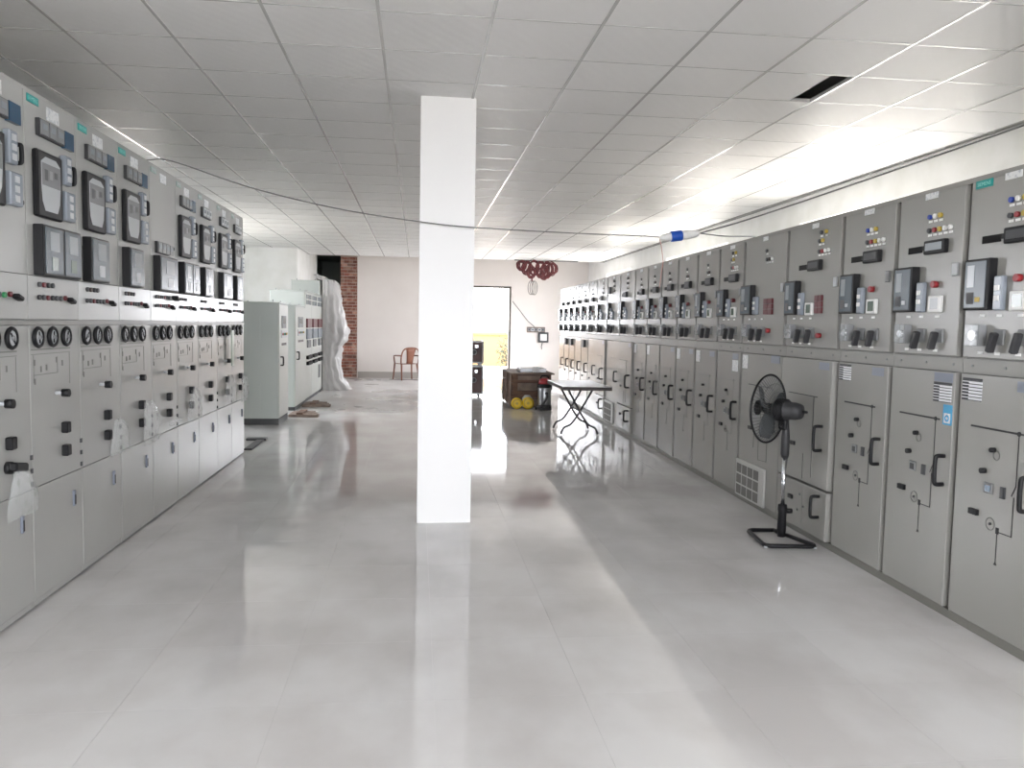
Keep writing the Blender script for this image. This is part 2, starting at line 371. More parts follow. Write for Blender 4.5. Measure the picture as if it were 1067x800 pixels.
def line(p, x0, z0, x1, z1, t=.005, m='print_line'):
    dx, dz = x1-x0, z1-z0; L = math.hypot(dx, dz)
    return link('mimic_line', box_mesh(L+t, .002, t, m), p, ((x0+x1)/2, -.001, (z0+z1)/2), (0, -math.atan2(dz, dx), 0))
def relay_box(p, x0, x1, z0, z1, d=.045):
    o = box('protection_relay', p, x0, x1, -d, 0, z0, z1, 'black', .004)
    W, H = (x1-x0)/2, (z1-z0)/2
    f = box('relay_glass', o, -W+.012, W-.02, -d/2-.003, -d/2, -H+.012, H-.012, 'relay_face')
    box('relay_scale', o, -W+.03, -W*.1, -d/2-.005, -d/2-.003, -H*.1, H-.03, 'relay_pale')
    box('relay_keys', o, W*.05, W*.4, -d/2-.006, -d/2-.003, -H+.04, -H*.5, 'yellow' if random.random() < .3 else 'light_grey')
    box('relay_keys', o, -W+.03, -W*.1, -d/2-.005, -d/2-.003, -H+.03, -H*.3, 'dark_grey')
    return o
def terminal(p, x0, x1, z0, z1, d=.03):
    o = box('test_block', p, x0, x1, -d, 0, z0, z1, 'terminal', .006)
    W, H = (x1-x0)/2, (z1-z0)/2
    for k in (-.45, .15): box('test_plug', o, -W*.5, W*.5, -d/2-.006, -d/2, H*k, H*(k+.3), 'white_plastic')
    return o

# ------------------------------------------------------------------ right-hand row
RA, RB = 2.675, .0205; RROT = -PI/2-RB
RB_Y = [3.19, 3.81, 4.43, 5.06, 5.89, 6.75, 7.36, 8.0, 8.66, 9.30, 9.92, 10.57, 11.44, 12.30, 13.08, 13.80, 14.48, 15.13, 15.77, 16.40, 17.02]
KIND = {3: 'two', 4: 'grille', 11: 'two', 12: 'grille', 13: 'two'}
RL = {0: 'grey switchgear panel nearest the camera in the right row, with teal brand plate',
      1: 'grey switchgear panel with a light blue sticker on its lower door',
      2: 'grey switchgear panel with data label at its lower door corner, next beyond the blue-stickered one',
      3: 'wide grey switchgear panel with two lower doors directly behind the pedestal fan pole',
      4: 'wide grey switchgear panel with red annunciator grid above and white grille at its foot',
      5: 'grey switchgear panel with small red lamps, next beyond the large white grille',
      6: 'grey switchgear panel second beyond the one with the large white grille',
      7: 'grey switchgear panel third beyond the one with the large white grille',
      8: 'grey switchgear panel fourth beyond the one with the large white grille',
      9: 'grey switchgear panel with a pink thread hanging in front of its top',
      10: 'narrow grey switchgear panel next to the far two-door panel beside the folding table',
      11: 'grey switchgear panel with two lower doors, nearest the folding table',
      12: 'grey switchgear panel with a foot grille, seen beside the folding table',
      13: 'grey switchgear panel with two lower doors, partly behind the folding table top',
      14: 'seventh switchgear panel from the far end of the right row'}
for k, wd in enumerate(['sixth', 'fifth', 'fourth', 'third', 'second']): RL[14+k] = f'pale switchgear panel, {wd} from the far end of the right row'
RL[19] = 'pale switchgear panel at the far end of the right row'
def right_panel(k):
    ya, yb = RB_Y[k], RB_Y[k+1]; W = yb-ya; kind = KIND.get(k, 'std'); full = k < 12
    p = empty('switchgear_panel', (RA+RB*yb, yb, 0), RROT, RL[k], 'switchgear panel', 'right row of switchgear panels')
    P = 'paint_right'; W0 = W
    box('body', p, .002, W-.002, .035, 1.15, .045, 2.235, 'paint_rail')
    box('plinth', p, 0, W, .012, 1.15, 0, .045, 'paint_right_dark')
    box('middle_rail', p, .002, W-.002, .012, .035, 1.287, 1.357, 'paint_rail')
    for s in (.12, .5, .88): cyl('rail_bolt', p, (W*s, .010, 1.322), .006, .006, 'mid_grey', seg=8) if k < 6 else None
    box('roof_sheet', p, 0, W, .01, 1.15, 2.235, 2.262, P)
    dr = W-.04
    ud = box('upper_door', p, .008, dr, 0, .034, 1.365, 2.235, P, .003)
    # ---- upper compartment
    sc = 1.0 if W < .75 else 1.0
    if k == 0: brand_plate(p, .10, 2.215)
    box('name_plate', p, .245 if W < .75 else .375, .355 if W < .75 else .47, -.003, 0, 2.205, 2.238, 'label_white')
    b0 = .30
    if kind == 'std' or k == 3:
        if W > .75: b0 = .5
        cols = (['blue', 'white_plastic', 'yellow'], ['dark_grey', 'red', 'yellow', 'white_plastic', 'white_plastic']) if k < 3 else \
               ((['dark_grey', 'yellow'], ['dark_grey', 'red', 'white_plastic', 'white_plastic']) if k in (3, 5) else (['dark_grey'], ['dark_grey', 'brown_dark']))
        for i, c in enumerate(cols[0]): button(p, b0+.045*i, 2.108, c)
        for i, c in enumerate(cols[1]): button(p, b0+.045*i, 2.035, c)
        if k in (3, 5): button(p, b0+.02, 2.165, 'dark_grey'); button(p, b0+.09, 2.165, 'yellow')
        s0 = 0 if W < .75 else .08
        box('indicator_slot', p, .11+s0, .24+s0, -.004, 0, 1.922, 1.958, 'slot')
        m_ = box('meter', p, .29+s0, .47+s0, -.03, 0, 1.905, 1.978, 'black', .005)
        box('meter_face', m_, -.07, .07, -.018, -.015, -.018, .022, 'dark_grey' if k != 1 else 'relay_pale')
        box('meter_knob', m_, -.105, -.088, -.012, .004, -.012, .012, 'black')
        relay_box(p, .05, .23, 1.598, 1.846)
        terminal(p, .243, .303, 1.595, 1.758)
        if k not in (3,): cyl('push_button', p, (.385, -.014, 1.742), .018, .028, 'red' if k < 5 else 'dark_red', seg=14)
        if k == 3:
            for r in range(3):
                for c in range(2): box('annunciator_window', p, .47+.055*c, .52+.055*c, -.012, 0, 1.605+.043*r, 1.645+.043*r, 'dark_red')
        dsp = box('display', p, .34, .45, -.02, 0, 1.592, 1.682, 'white_plastic', .004)
        box('display_screen', dsp, -.032, .032, -.0115, -.01, -.028, .032, 'screen_white' if k == 1 else 'lcd')
    elif k == 4:
        button(p, .46, 2.12, 'dark_grey')
        for i, c in enumerate(['dark_grey', 'brown_dark', 'white_plastic']): button(p, .47+.05*i, 2.05, c)
        relay_box(p, .03, .25, 1.608, 1.856); terminal(p, .255, .33, 1.607, 1.757)
        for r in range(3):
            for c in range(2): box('annunciator_window', p, .45+.085*c, .53+.085*c, -.014, 0, 1.608+.043*r, 1.648+.043*r, 'dark_red')
        cyl('push_button', p, (.56, -.015, 1.478), .018, .03, 'red')
    else:
        for r in range(3): button(p, .42, 2.165-.07*r, 'dark_grey'); button(p, .47, 2.165-.07*r, 'brown_dark')
        if k == 12: box('meter', p, .12, .25, -.03, 0, 1.99, 2.09, 'dark_grey')
        else: box('indicator_slot', p, .11, .22, -.004, 0, 1.922, 1.958, 'slot'); box('meter', p, .27, .44, -.03, 0, 1.905, 1.978, 'dark_grey', .005)
        relay_box(p, .07, .26, 1.598, 1.85); terminal(p, .28, .36, 1.595, 1.77); terminal(p, .38, .46, 1.595, 1.72)
    if k == 3: cyl('push_button', p, (.56, -.015, 1.45), .018, .03, 'red')
    box('door_lock', p, dr-.065, dr-.018, -.012, 0, 1.778, 1.845, 'light_grey' if k in (1, 3, 4) else 'mid_grey', .004)
    box('switch_plate', p, .075, .17, -.006, 0, 1.425, 1.525, 'light_grey'); cv = box('key_switch_cover', p, .07, .175, -.045, 0, 1.42, 1.53, 'cover', .006)
    cyl('key_switch', p, (.12, -.02, 1.475), .022, .04, 'chrome'); box('cover_hinge', cv, .046, .056, -.02, .02, -.05, .05, 'mid_grey')
    selector(p, .275, 1.468); selector(p, .435, 1.468)
    if k < 6:
        for x in (.14, .26, .40): box('button_tag', p, x-.018, x+.018, -.002, 0, 1.383, 1.396, 'white_plastic'); box('button_tag', p, x-.018, x+.018, -.002, 0, 1.565, 1.577, 'white_plastic')
    # ---- lower compartment
    lab = W-.2
    if kind == 'two':
        d1 = box('lower_door', p, .008, dr, -.02, .034, .40, 1.282, P, .004); d2 = box('lower_door', p, .008, dr, -.02, .034, .05, .385, P, .004)
        d_handle(p, W-.14, .665, .83, .06).location.y = -.02; d_handle(p, W-.14, .20, .345, .06).location.y = -.02
        q = empty('front_details', (0, -.02, 0)); q.parent = p
        box('door_label', p, lab-.02, lab+.12, -.0225, -.02, 1.218, 1.268, 'label_grey')
        for (a, b, c, d) in ((.15, 1.024, .60, 1.024), (.55, 1.02, .55, .45)): line(p, a, b, c, d, .006 if b == d else .003).location.y = -.021
        for z in (.655, .255): box('latch', p, .23, .29, -.035, -.02, z-.012, z+.016, 'black')
        line(p, .42, .6, .42, .42, .003).location.y = -.021; line(p, .44, .36, .44, .1, .003, 'print_soft').location.y = -.021
        for x, z in ((.40, .30), (.46, .22), (.37, .18)): cyl('keyhole', p, (x, -.022, z), .008, .006, 'dark_grey', seg=8)
        bpy.data.objects.remove(q)
        return p
    ld = box('lower_door', p, .008, dr, 0, .034, .05, 1.282, P, .003)
    if k in (3, 5, 6, 7, 8, 2, 0): box('door_label', p, lab-.01, lab+.12, -.002, 0, 1.218, 1.268, 'label_grey')
    if k == 1:
        box('door_label', p, .41, .565, -.002, 0, 1.226, 1.274, 'label_grey'); box('data_label', p, .41, .56, -.003, 0, 1.12, 1.224, 'data_label')
        st = box('sticker', p, .50, .572, -.002, 0, 1.004, 1.11, 'sticker_blue')
        box('sticker_field', st, -.026, .026, -.002, -.001, -.044, .008, 'label_white'); link('sticker_ring', ring_mesh(.014, .004, 'sticker_blue', 'y', 14), st, (0, -.002, -.018))
    if k in (0, 2): box('data_label', p, .025, .17, -.003, 0, 1.165 if k else 1.15, 1.27 if k else 1.262, 'data_label')
    if k in (4, 6, 7, 9, 10): box('data_label', p, .03, .14, -.003, 0, 1.15, 1.265, 'label_white')
    if k in (5,): box('data_label', p, .40, .53, -.003, 0, 1.11, 1.21, 'label_white')
    if k == 4:
        box('door_label', p, .62, .78, -.002, 0, 1.222, 1.282, 'label_grey')
        line(p, .18, 1.022, .62, 1.022, .007); box('latch', p, .23, .30, -.016, 0, .646, .674, 'black')
        for a in ((.43, .62, .43, .41), (.60, .62, .60, .42), (.43, .412, .60, .422), (.33, .62, .33, .5)): line(p, *a, .003)
        d_handle(p, W-.12, .69, .835)
    if kind == 'grille':
        g = box('vent_grille', p, .01, .61, -.02, 0, .045 if k == 4 else .05, .36, 'grille_paint', .004)
        for c in range(4):
            for r in range(3): box('vent_slot', g, -.275+.122*c, -.17+.122*c, -.0115, -.0098, -.14+.092*r, -.062+.092*r, 'grille_dark')
        if k == 12: d_handle(p, W-.10, .69, .835); line(p, .18, 1.022, .6, 1.022, .006, 'print_soft')
        return p
    s = 'print_line' if k < 4 else 'print_soft'
    line(p, .11, 1.027, .47, 1.027, .009 if k < 4 else .006, s)
    if full:
        t = .004 if k < 5 else .003
        for a in ((.44, 1.02, .44, .785), (.44, .785, .415, .735), (.43, .728, .43, .545), (.335, .545, .43, .545), (.335, .545, .335, .40)): line(p, *a, t, s)
        cyl('mimic_dot', p, (.44, -.002, 1.027), .011, .004, s, seg=10)
        cyl('mimic_arrow', p, (.335, -.002, .39), .010, .004, s, seg=3, rot=(0, 0, 0)); box('earth_switch_symbol', p, .325, .345, -.002, 0, .535, .565, s)
        cyl('indicator_knob', p, (.285, -.012, .93), .012, .024, 'black', seg=8); cyl('indicator_knob', p, (.225, -.012, .82), .014, .024, 'black', seg=8)
        if k < 6: link('key_ring', ring_mesh(.022, .002, 'print_soft', 'y', 14, 5), p, (.30, -.002, .905)); link('key_ring', ring_mesh(.03, .002, 'print_soft', 'y', 16, 5), p, (.285, -.002, .572)); cyl('keyhole', p, (.285, -.003, .572), .007, .006, 'dark_grey', seg=8)
        v = box('viewing_window', p, .23, .29, -.008, 0, .715, .768, 'mid_grey', .003); box('window_glass', v, -.018, .018, -.0055, -.004, -.018, .014, 'blue_glass' if k == 0 else 'dark_grey')
        box('position_indicator', p, .345, .375, -.008, 0, .71, .765, 'dark_grey')
    box('latch', p, .14, .20, -.016, 0, .592, .62, 'black')
    d_handle(p, W-.09, .69, .84)
    if k in (15, 17, 18): box('hanging_tag', p, .2, .42, -.04, 0, 1.12, 1.25, 'dark_grey', .01)
    return p
for k in range(len(RB_Y)-1): right_panel(k)

# ------------------------------------------------------------------ left-hand row
LX = -1.91
LB_Y = [3.65, 4.25, 4.85, 5.475, 6.10, 6.72, 7.36, 8.03, 8.63, 9.23]
ORD = ['nearest the camera', 'second from the camera', 'third from the camera', 'fourth from the camera', 'fifth from the camera', 'sixth from the camera', 'seventh from the camera', 'second from the far end', 'at the far end']
FEAT = ['cut by the left photo edge', 'with wide double relay window', 'with one narrow relay window', 'with narrow relay window and blue module', 'with a blank upper door', 'with double relay window beyond the blank door', 'with narrow relay window', 'with cone-shaped bag on its knobs', 'beside the green-grey cabinets']
def gauge(p, x, z):
    g = link('gauge_rim', ring_mesh(.045, .011, 'black', 'y', 22), p, (x, -.012, z))
    cyl('gauge_dial', g, (0, .004, 0), .046, .016, 'light_grey', seg=22)
    box('gauge_needle', g, -.004, .004, -.008, -.004, -.03, .03, 'black', rot=(0, random.uniform(-.9, .9), 0)); cyl('gauge_hub', g, (0, -.008, 0), .011, .012, 'mid_grey', seg=10)
def left_panel(k):
    ya, yb = LB_Y[k], LB_Y[k+1]; W = yb-ya
    p = empty('switchgear_panel', (LX, ya, 0), PI/2, f'left row panel {ORD[k]}, {FEAT[k]}', 'switchgear panel', 'left row of switchgear panels')
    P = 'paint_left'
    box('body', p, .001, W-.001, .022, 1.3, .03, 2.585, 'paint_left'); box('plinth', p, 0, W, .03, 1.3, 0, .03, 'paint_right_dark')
    box('base_rail', p, .004, W-.004, .008, .03, .012, .04, 'paint_left')
    box('roof_sheet', p, 0, W, .004, 1.3, 2.585, 2.602, P)
    box('upper_door', p, .004, W-.004, 0, .022, 1.688, 2.585, P, .002)
    st = 'paint_left' if k < 2 else 'left_strip_pale'  # control strips are drawn paler from the third panel onward
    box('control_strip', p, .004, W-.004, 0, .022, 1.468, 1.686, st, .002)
    box('middle_rail', p, 0, W, -.006, .022, 1.442, 1.460, 'paint_rail')
    box('mimic_plate', p, .004, W-.004, 0, .022, .62, 1.438, P, .002); box('lower_door', p, .004, W-.004, 0, .022, .045, .616, P, .002)
    brand_plate(p, .095, 2.555, k > 3)
    box('name_plate', p, .245, .39, -.003, 0, 2.495, 2.56, 'label_white')
    def module_row(x, z, n=3, blue=True):
        f = box('meter_row', p, x, x+.29, -.02, 0, z, z+.085, 'black_soft')
        for i in range(n): box('meter_tile', f, -.135+.092*i, -.058+.092*i, -.018, -.01, -.036, .036, 'light_grey' if k > 5 else 'screen_grey'); box('meter_window', f, -.122+.092*i, -.075+.092*i, -.020, -.018, -.01, .02, 'relay_pale')
        if blue: box('blue_module', p, x+.295, x+.405, -.022, 0, z-.004, z+.088, 'blue_glass')
    if k != 4:
        module_row(.122, 2.392, 3, k < 6)
        r = box('bay_controller', p, .072, .355, -.03, 0, 1.985, 2.318, 'black', .008)
        # shield-shaped face: wide at the top, narrowing to the foot
        bm = bmesh.new()
        vs = [(-.108, .105), (-.06, .132), (.06, .132), (.108, .105), (.108, -.01), (.098, -.09), (.07, -.138), (-.07, -.138), (-.098, -.09), (-.108, -.01)]
        A = [bm.verts.new((x, -.0165, z)) for x, z in vs]; B = [bm.verts.new((x, -.014, z)) for x, z in vs]
        bm.faces.new(A); bm.faces.new(B[::-1])
        for i in range(len(vs)): bm.faces.new((A[i], A[(i+1) % len(vs)], B[(i+1) % len(vs)], B[i]))
        if 'shield' not in CACHE: CACHE['shield'] = finish(bm, 'screen_white')
        else: bm.free()
        f = link('controller_face', CACHE['shield'], r, (0, 0, .006))
        box('controller_screen', r, -.102, .102, -.018, -.0160, -.005, .105, 'screen_grey')
        for i in range(3): box('controller_keys', r, -.075+.055*i, -.04+.055*i, -.019, -.0178, .02+.012*i, .075, 'dark_grey' if i != 1 else 'mid_grey')
        for z0, z1 in ((2.19, 2.345), (2.0, 2.155)):
            t = box('test_block', p, .385, .465 if z0 > 2.1 else .505, -.035, 0, z0, z1, 'terminal', .006)
            for i in range(3): box('test_plug', t, -.02, .02, -.021, -.0165, -.06+.045*i, -.03+.045*i, 'light_grey')
        q = d_handle(p, .505, 2.21, 2.295, .03); q.scale = (.55, 1, 1)
        cyl('keyhole', p, (.55, -.006, 2.03), .012, .012, 'black', seg=12)
        wide = k in (0, 1, 5)
        wx = .52 if wide else (.34 if k not in (7,) else .45)
    else:
        module_row(.11, 1.965, 4, False); wx = .50
        cyl('keyhole', p, (.55, -.006, 2.03), .012, .012, 'black', seg=12)
    if k:
        o = box('relay_window', p, .065, wx, -.05, 0, 1.69, 1.945, 'black', .004); n = 2 if wx > .5 else 1; w_ = (wx-.065)/n; H = .1275
        for i in range(n):
            cx = -(wx-.065)/2+w_*(i+.5)
            g = box('relay_glass', o, cx-w_/2+.022, cx+w_/2-.006, -.028, -.025, -H+.012, H-.012, 'relay_face')
            box('relay_scale', o, cx-w_*.18, cx+w_*.28, -.030, -.028, 0, H-.03, 'relay_pale'); box('relay_keys', o, cx-w_*.1, cx+w_*.2, -.030, -.028, -H+.03, -.03, 'light_grey' if k > 1 else 'lcd')
    bc = ['dark_grey', 'brown_dark', 'black_soft', 'dark_grey', 'dark_red', 'black_soft', 'dark_grey']
    for i in range(4 if k != 4 else 7): b = cyl('push_button', p, (.115+.05*i, -.006, 1.645), .013, .012, bc[i] if k != 1 or i != 1 else 'dark_red', seg=10)
    for i in range(6): cyl('push_button', p, (.11+.05*i, -.006, 1.58), .013, .012, bc[(i+2) % 7] if k or i != 5 else 'green', seg=10)
    cyl('push_button', p, (.415, -.006, 1.585), .013, .012, 'dark_red', seg=10)
    box('selector_handle', p, .44, .495, -.035, 0, 1.56, 1.584, 'black', .006, rot=(0, .3, 0))
    if k == 4: box('selector_handle', p, .50, .56, -.05, 0, 1.63, 1.66, 'black', .006, rot=(0, .3, 0))
    for x in (.075, .24, .405): gauge(p, x, 1.378)
    line(p, .02, 1.316, .468, 1.314, .006, 'print_soft'); line(p, .02, 1.292, .468, 1.292, .003, 'print_soft')
    for a in ((.04, 1.286, .04, 1.15), (.04, 1.187, .31, 1.187), (.31, 1.187, .31, 1.27), (.46, 1.286, .46, 1.12)): line(p, *a, .003, 'print_soft')
    for x, z in ((.05, 1.25), (.12, 1.215), (.18, 1.22), (.30, 1.255), (.37, 1.235), (.05, 1.155)): box('mimic_symbol', p, x-.006, x+.006, -.003, 0, z-.015, z+.015, 'print_soft')
    cyl('handle_shaft', p, (.285, -.015, 1.079), .009, .03, 'light_grey', seg=8); cyl('operating_knob', p, (.30, -.045, 1.078), .022, .035, 'black', seg=12)
    for z in (.885, .76):
        if k == 0 and z < .8: box('selector_handle', p, .32, .44, -.06, -.02, .748, .79, 'black', .008, rot=(0, .18, 0)); cyl('selector_base', p, (.35, -.012, .77), .03, .024, 'black')
        else: box('switch_knob', p, .338, .388, -.035, 0, z-.03, z+.03, 'black', .005)
    lt = box('door_latch', p, .463, .487, -.012, 0, .425, .515, 'label_grey', .003); box('latch_slot', lt, -.006, .006, -.008, -.006, -.035, .02, 'black')
    for z in (.78, .712, .645): box('hinge', p, W-.020, W-.004, -.008, 0, z-.012, z+.012, 'dark_grey')
    return p
for k in range(len(LB_Y)-1): left_panel(k)

# plastic bags tied over the knobs of the left row
def bag(k, x0, x1, z0, z1, top, label, taper=.35):
    rnd = random.Random(k*3+1); n, m_ = 9, 10; bm = bmesh.new(); cx = (x0+x1)/2
    sides = []
    for s in (0, 1):
        g = []
        for j in range(m_+1):
            t = j/m_; wd = (taper+(1-taper)*min(1, t*1.25)); xc = top+(cx-top)*t; row = []
            for i in range(n+1):
                u = i/n*2-1; edge = max(0, 1-u*u)**.5
                d = -.03-(.045*math.sin(PI*min(1, .15+t*.85))*edge if s == 0 else -.012*edge)
                fold = rnd.uniform(-.007, .007)+.008*math.sin(i*2.4+j*.6+k)
                row.append(bm.verts.new((xc+u*(x1-x0)/2*wd+rnd.uniform(-.004, .004), d+fold*edge-.005, z1+(z0-z1)*t+rnd.uniform(-.006, .006))))
            g.append(row)
        for j in range(m_):
            for i in range(n): bm.faces.new((g[j][i], g[j][i+1], g[j+1][i+1], g[j+1][i]))
        sides.append(g)
    o = link('plastic_bag', finish(bm, 'bag', True), None, (LX, LB_Y[k], 0), (0, 0, PI/2))
    tag(o, label, 'plastic bag', 'clear bags hung on the left row')
bag(0, .27, .58, .52, .755, .40, 'clear plastic bag under the black handle at the left photo edge')
bag(2, .35, .68, .62, .84, .48, 'clear plastic bag below the knobs of the third left panel')
bag(3, .34, .66, .60, .90, .45, 'shiny clear plastic bag over the knobs of the fourth left panel', .6)
bag(5, .16, .62, .64, .90, .37, 'triangular clear plastic bag on the sixth left panel', .12)
bag(7, .10, .68, .64, .93, .36, 'wide grey cone-shaped plastic bag on the second last left panel', .1)
bag(8, .30, .62, .60, .88, .40, 'narrow grey plastic bag on the last left panel', .15)
tag(box('plastic_bag', None, LX+.02, LX+.05, 6.42, 6.68, .66, .70, 'bag', .008), 'small crumpled clear bag scrap on the fifth left panel', 'plastic bag', 'clear bags hung on the left row')
tag(box('film_strip', None, LX+.035, LX+.045, 8.46, 8.56, 1.02, 1.38, 'green_film'), 'grey green plastic film strip hanging near the last left gauges', 'film strip')

# ------------------------------------------------------------------ floor-standing cabinets beyond the left row
def cab(name, x0, x1, y0, y1, h, label, plinth=.09, doors=1, frontdetail='vfd'):
    p = empty(name, (x1, y0, 0), PI/2, label, 'cabinet'); W, D = y1-y0, x1-x0
    box('plinth', p, .01, W-.01, .01, D-.01, 0, plinth, 'dark_grey'); box('body', p, 0, W, .02, D, plinth, h-.02, 'paint_mint', .004)
    box('roof', p, -.005, W+.005, .0, D+.005, h-.02, h, 'paint_mint')
    for x in (.08, W-.08):
        for y in (.1, D-.1): link('lifting_eye', ring_mesh(.018, .006, 'steel', 'y', 10), p, (x, y, h+.018))
    dw = W/doors
    for d in range(doors):
        a = d*dw+.006; b = (d+1)*dw-.006
        box('door', p, a, b, 0, .02, plinth+.01, h-.03, 'paint_mint_light', .003)
        if frontdetail == 'vfd':
            box('control_display', p, a+.25*dw, b-.3*dw, -.012, 0, 1.38, 1.56, 'mid_grey'); box('display_screen', p, a+.33*dw, b-.38*dw, -.014, -.012, 1.45, 1.53, 'lcd')
            box('button_panel', p, a+.2*dw, b-.2*dw, -.01, 0, 1.24, 1.35, 'light_grey')
            for i in range(4): cyl('push_button', p, (a+.28*dw+i*.14*dw, -.015, 1.295), .018, .02, ('red', 'green', 'dark_grey', 'yellow')[i], seg=8)
            box('name_plate', p, a+.25*dw, b-.25*dw, -.006, 0, 1.13, 1.165, 'brown_dark')
            d_handle(p, a+.12*dw, .85, .97, .04)
    return p
c1 = cab('drive_cabinet', -2.62, -1.945, 11.77, 12.57, 1.75, 'mint grey floor cabinet with vented side, nearest beyond the left row')
for z0, z1 in ((1.20, 1.57), (.20, .60)):
    for x0, x1 in ((.08, .21), (.26, .40)):
        v = box('side_vent', c1, -.004, 0, x0, x1, z0, z1, 'paint_mint')
        for i in range(9): box('vent_louvre', v, -.008, -.002, -(x1-x0)/2+.01, (x1-x0)/2-.01, -(z1-z0)/2+.02+i*(z1-z0-.04)/9, -(z1-z0)/2+.035+i*(z1-z0-.04)/9, 'paint_mint')
cab('drive_cabinet', -2.65, -2.0, 13.68, 14.90, 1.76, 'mint grey floor cabinet standing between the vented and the taller cabinets', .06, 1)
for i in range(3):
    p = cab('relay_cabinet', -2.66, -2.03, 15.10+.84*i, 15.10+.84*i+.83, 2.05, 'tall pale relay cabinet, ' + ['nearest', 'middle', 'farthest'][i] + ' of the three joined ones', .05, 1, None)
    W = .83
    for r in range(2):
        for c in range(2): box('meter', p, .12+.34*c, .36+.34*c, -.02, 0, 1.80-.0+.1*r, 1.88+.1*r, 'relay_pale')
    box('relay_module', p, .10, .73, -.03, 0, 1.37, 1.54, 'dark_red', .004); box('relay_module', p, .10, .73, -.03, 0, 1.16, 1.35, 'terminal', .004); box('relay_module', p, .2, .6, -.03, 0, 1.0, 1.14, 'screen_grey', .004)
    for i2 in range(4):
        for z in (.82, .71): cyl('selector_knob', p, (.16+.16*i2, -.025, z), .035, .05, 'black', seg=10)
    if i == 2: box('door_vent', p, .25, .5, -.01, 0, .33, .6, 'dark_grey')
p = cab('wrapped_cabinet', -2.66, -2.07, 17.64, 18.42, 2.36, 'tallest grey cabinet under translucent plastic wrapping', .05, 1, None)
# plastic sheet thrown over the tall cabinet, bulging and reaching the floor
def sheet():
    from mathutils import noise
    prof = [(2.50, -2.10), (2.47, -1.95), (2.36, -1.78), (2.05, -1.70), (1.80, -1.66), (1.5, -1.60), (1.24, -1.53), (1.08, -1.56), (.97, -1.65), (.75, -1.70), (.5, -1.70), (.25, -1.64), (.08, -1.54), (.004, -1.46)]
    bm = bmesh.new(); rings = []; n = 72
    zs = []
    for (z0, x0), (z1, x1) in zip(prof, prof[1:]):
        for q in range(5): zs.append((z0+(z1-z0)*q/5, x0+(x1-x0)*q/5))
    zs.append(prof[-1])
    for z, x in zs:
        ring = []
        for i in range(n):
            a = 2*PI*i/n; c, si = math.cos(a), math.sin(a); ex = (abs(c)**4+abs(si)**4)**(-1/4)
            xm = -1.99; X = xm+((x-xm) if c > 0 else .06)*c*ex; Y = 18.09+.37*si*ex
            if z > 2.4: X = xm-.12+(X-xm)*1.0
            f = .03*math.sin(a*17+2.5*math.sin(z*1.7))+.04*noise.noise(Vector((a*3, z*3.5, 2)))+.05*noise.noise(Vector((a*8, z*5, 5)))+.03*noise.noise(Vector((a*16, z*12, 9)))
            if c <= 0: f *= .1
            X = max(X+f*max(c, .25), -2.055 if z < 2.37 else -2.3)
            ring.append(bm.verts.new((X, min(max(Y+f*si, 17.625), 18.55), z)))
        rings.append(ring)
    for A, B in zip(rings, rings[1:]):
        for i in range(n): bm.faces.new((A[i], A[(i+1) % n], B[(i+1) % n], B[i]))
    bm.faces.new(rings[0])
    o = link('plastic_sheet', finish(bm, 'wrap', True)); tag(o, 'translucent white plastic sheet draped over the tallest cabinet', 'plastic sheet')
sheet()
for y, x1, L in ((12.72, -1.52, 'brown timber skid under the nearest floor cabinet'), (14.28, -1.50, 'brown timber skid beside the middle floor cabinet')):
    p = empty('timber_skid', (-1.95, y, 0), 0, L, 'timber skid', 'timber skids beside the floor cabinets')
    for i in range(3): box('plank', p, -.02 if y < 14 else -.03, x1+1.95-.05*i, .19*i, .19*i+.15, .0, .045, 'wood_grey', .004)
    box('cross_bar', p, .1, .2, 0, .53, .045, .07, 'wood')
p = empty('rubber_strip', (-1.93, 9.45, 0), 0, 'dark rubber strip lying on the floor past the left row', 'rubber strip')
box('strip', p, -.03, .06, 0, .75, 0, .02, 'black_soft', .004); box('strip_end', p, -.16, .08, .75, .87, 0, .03, 'dark_grey', .004)

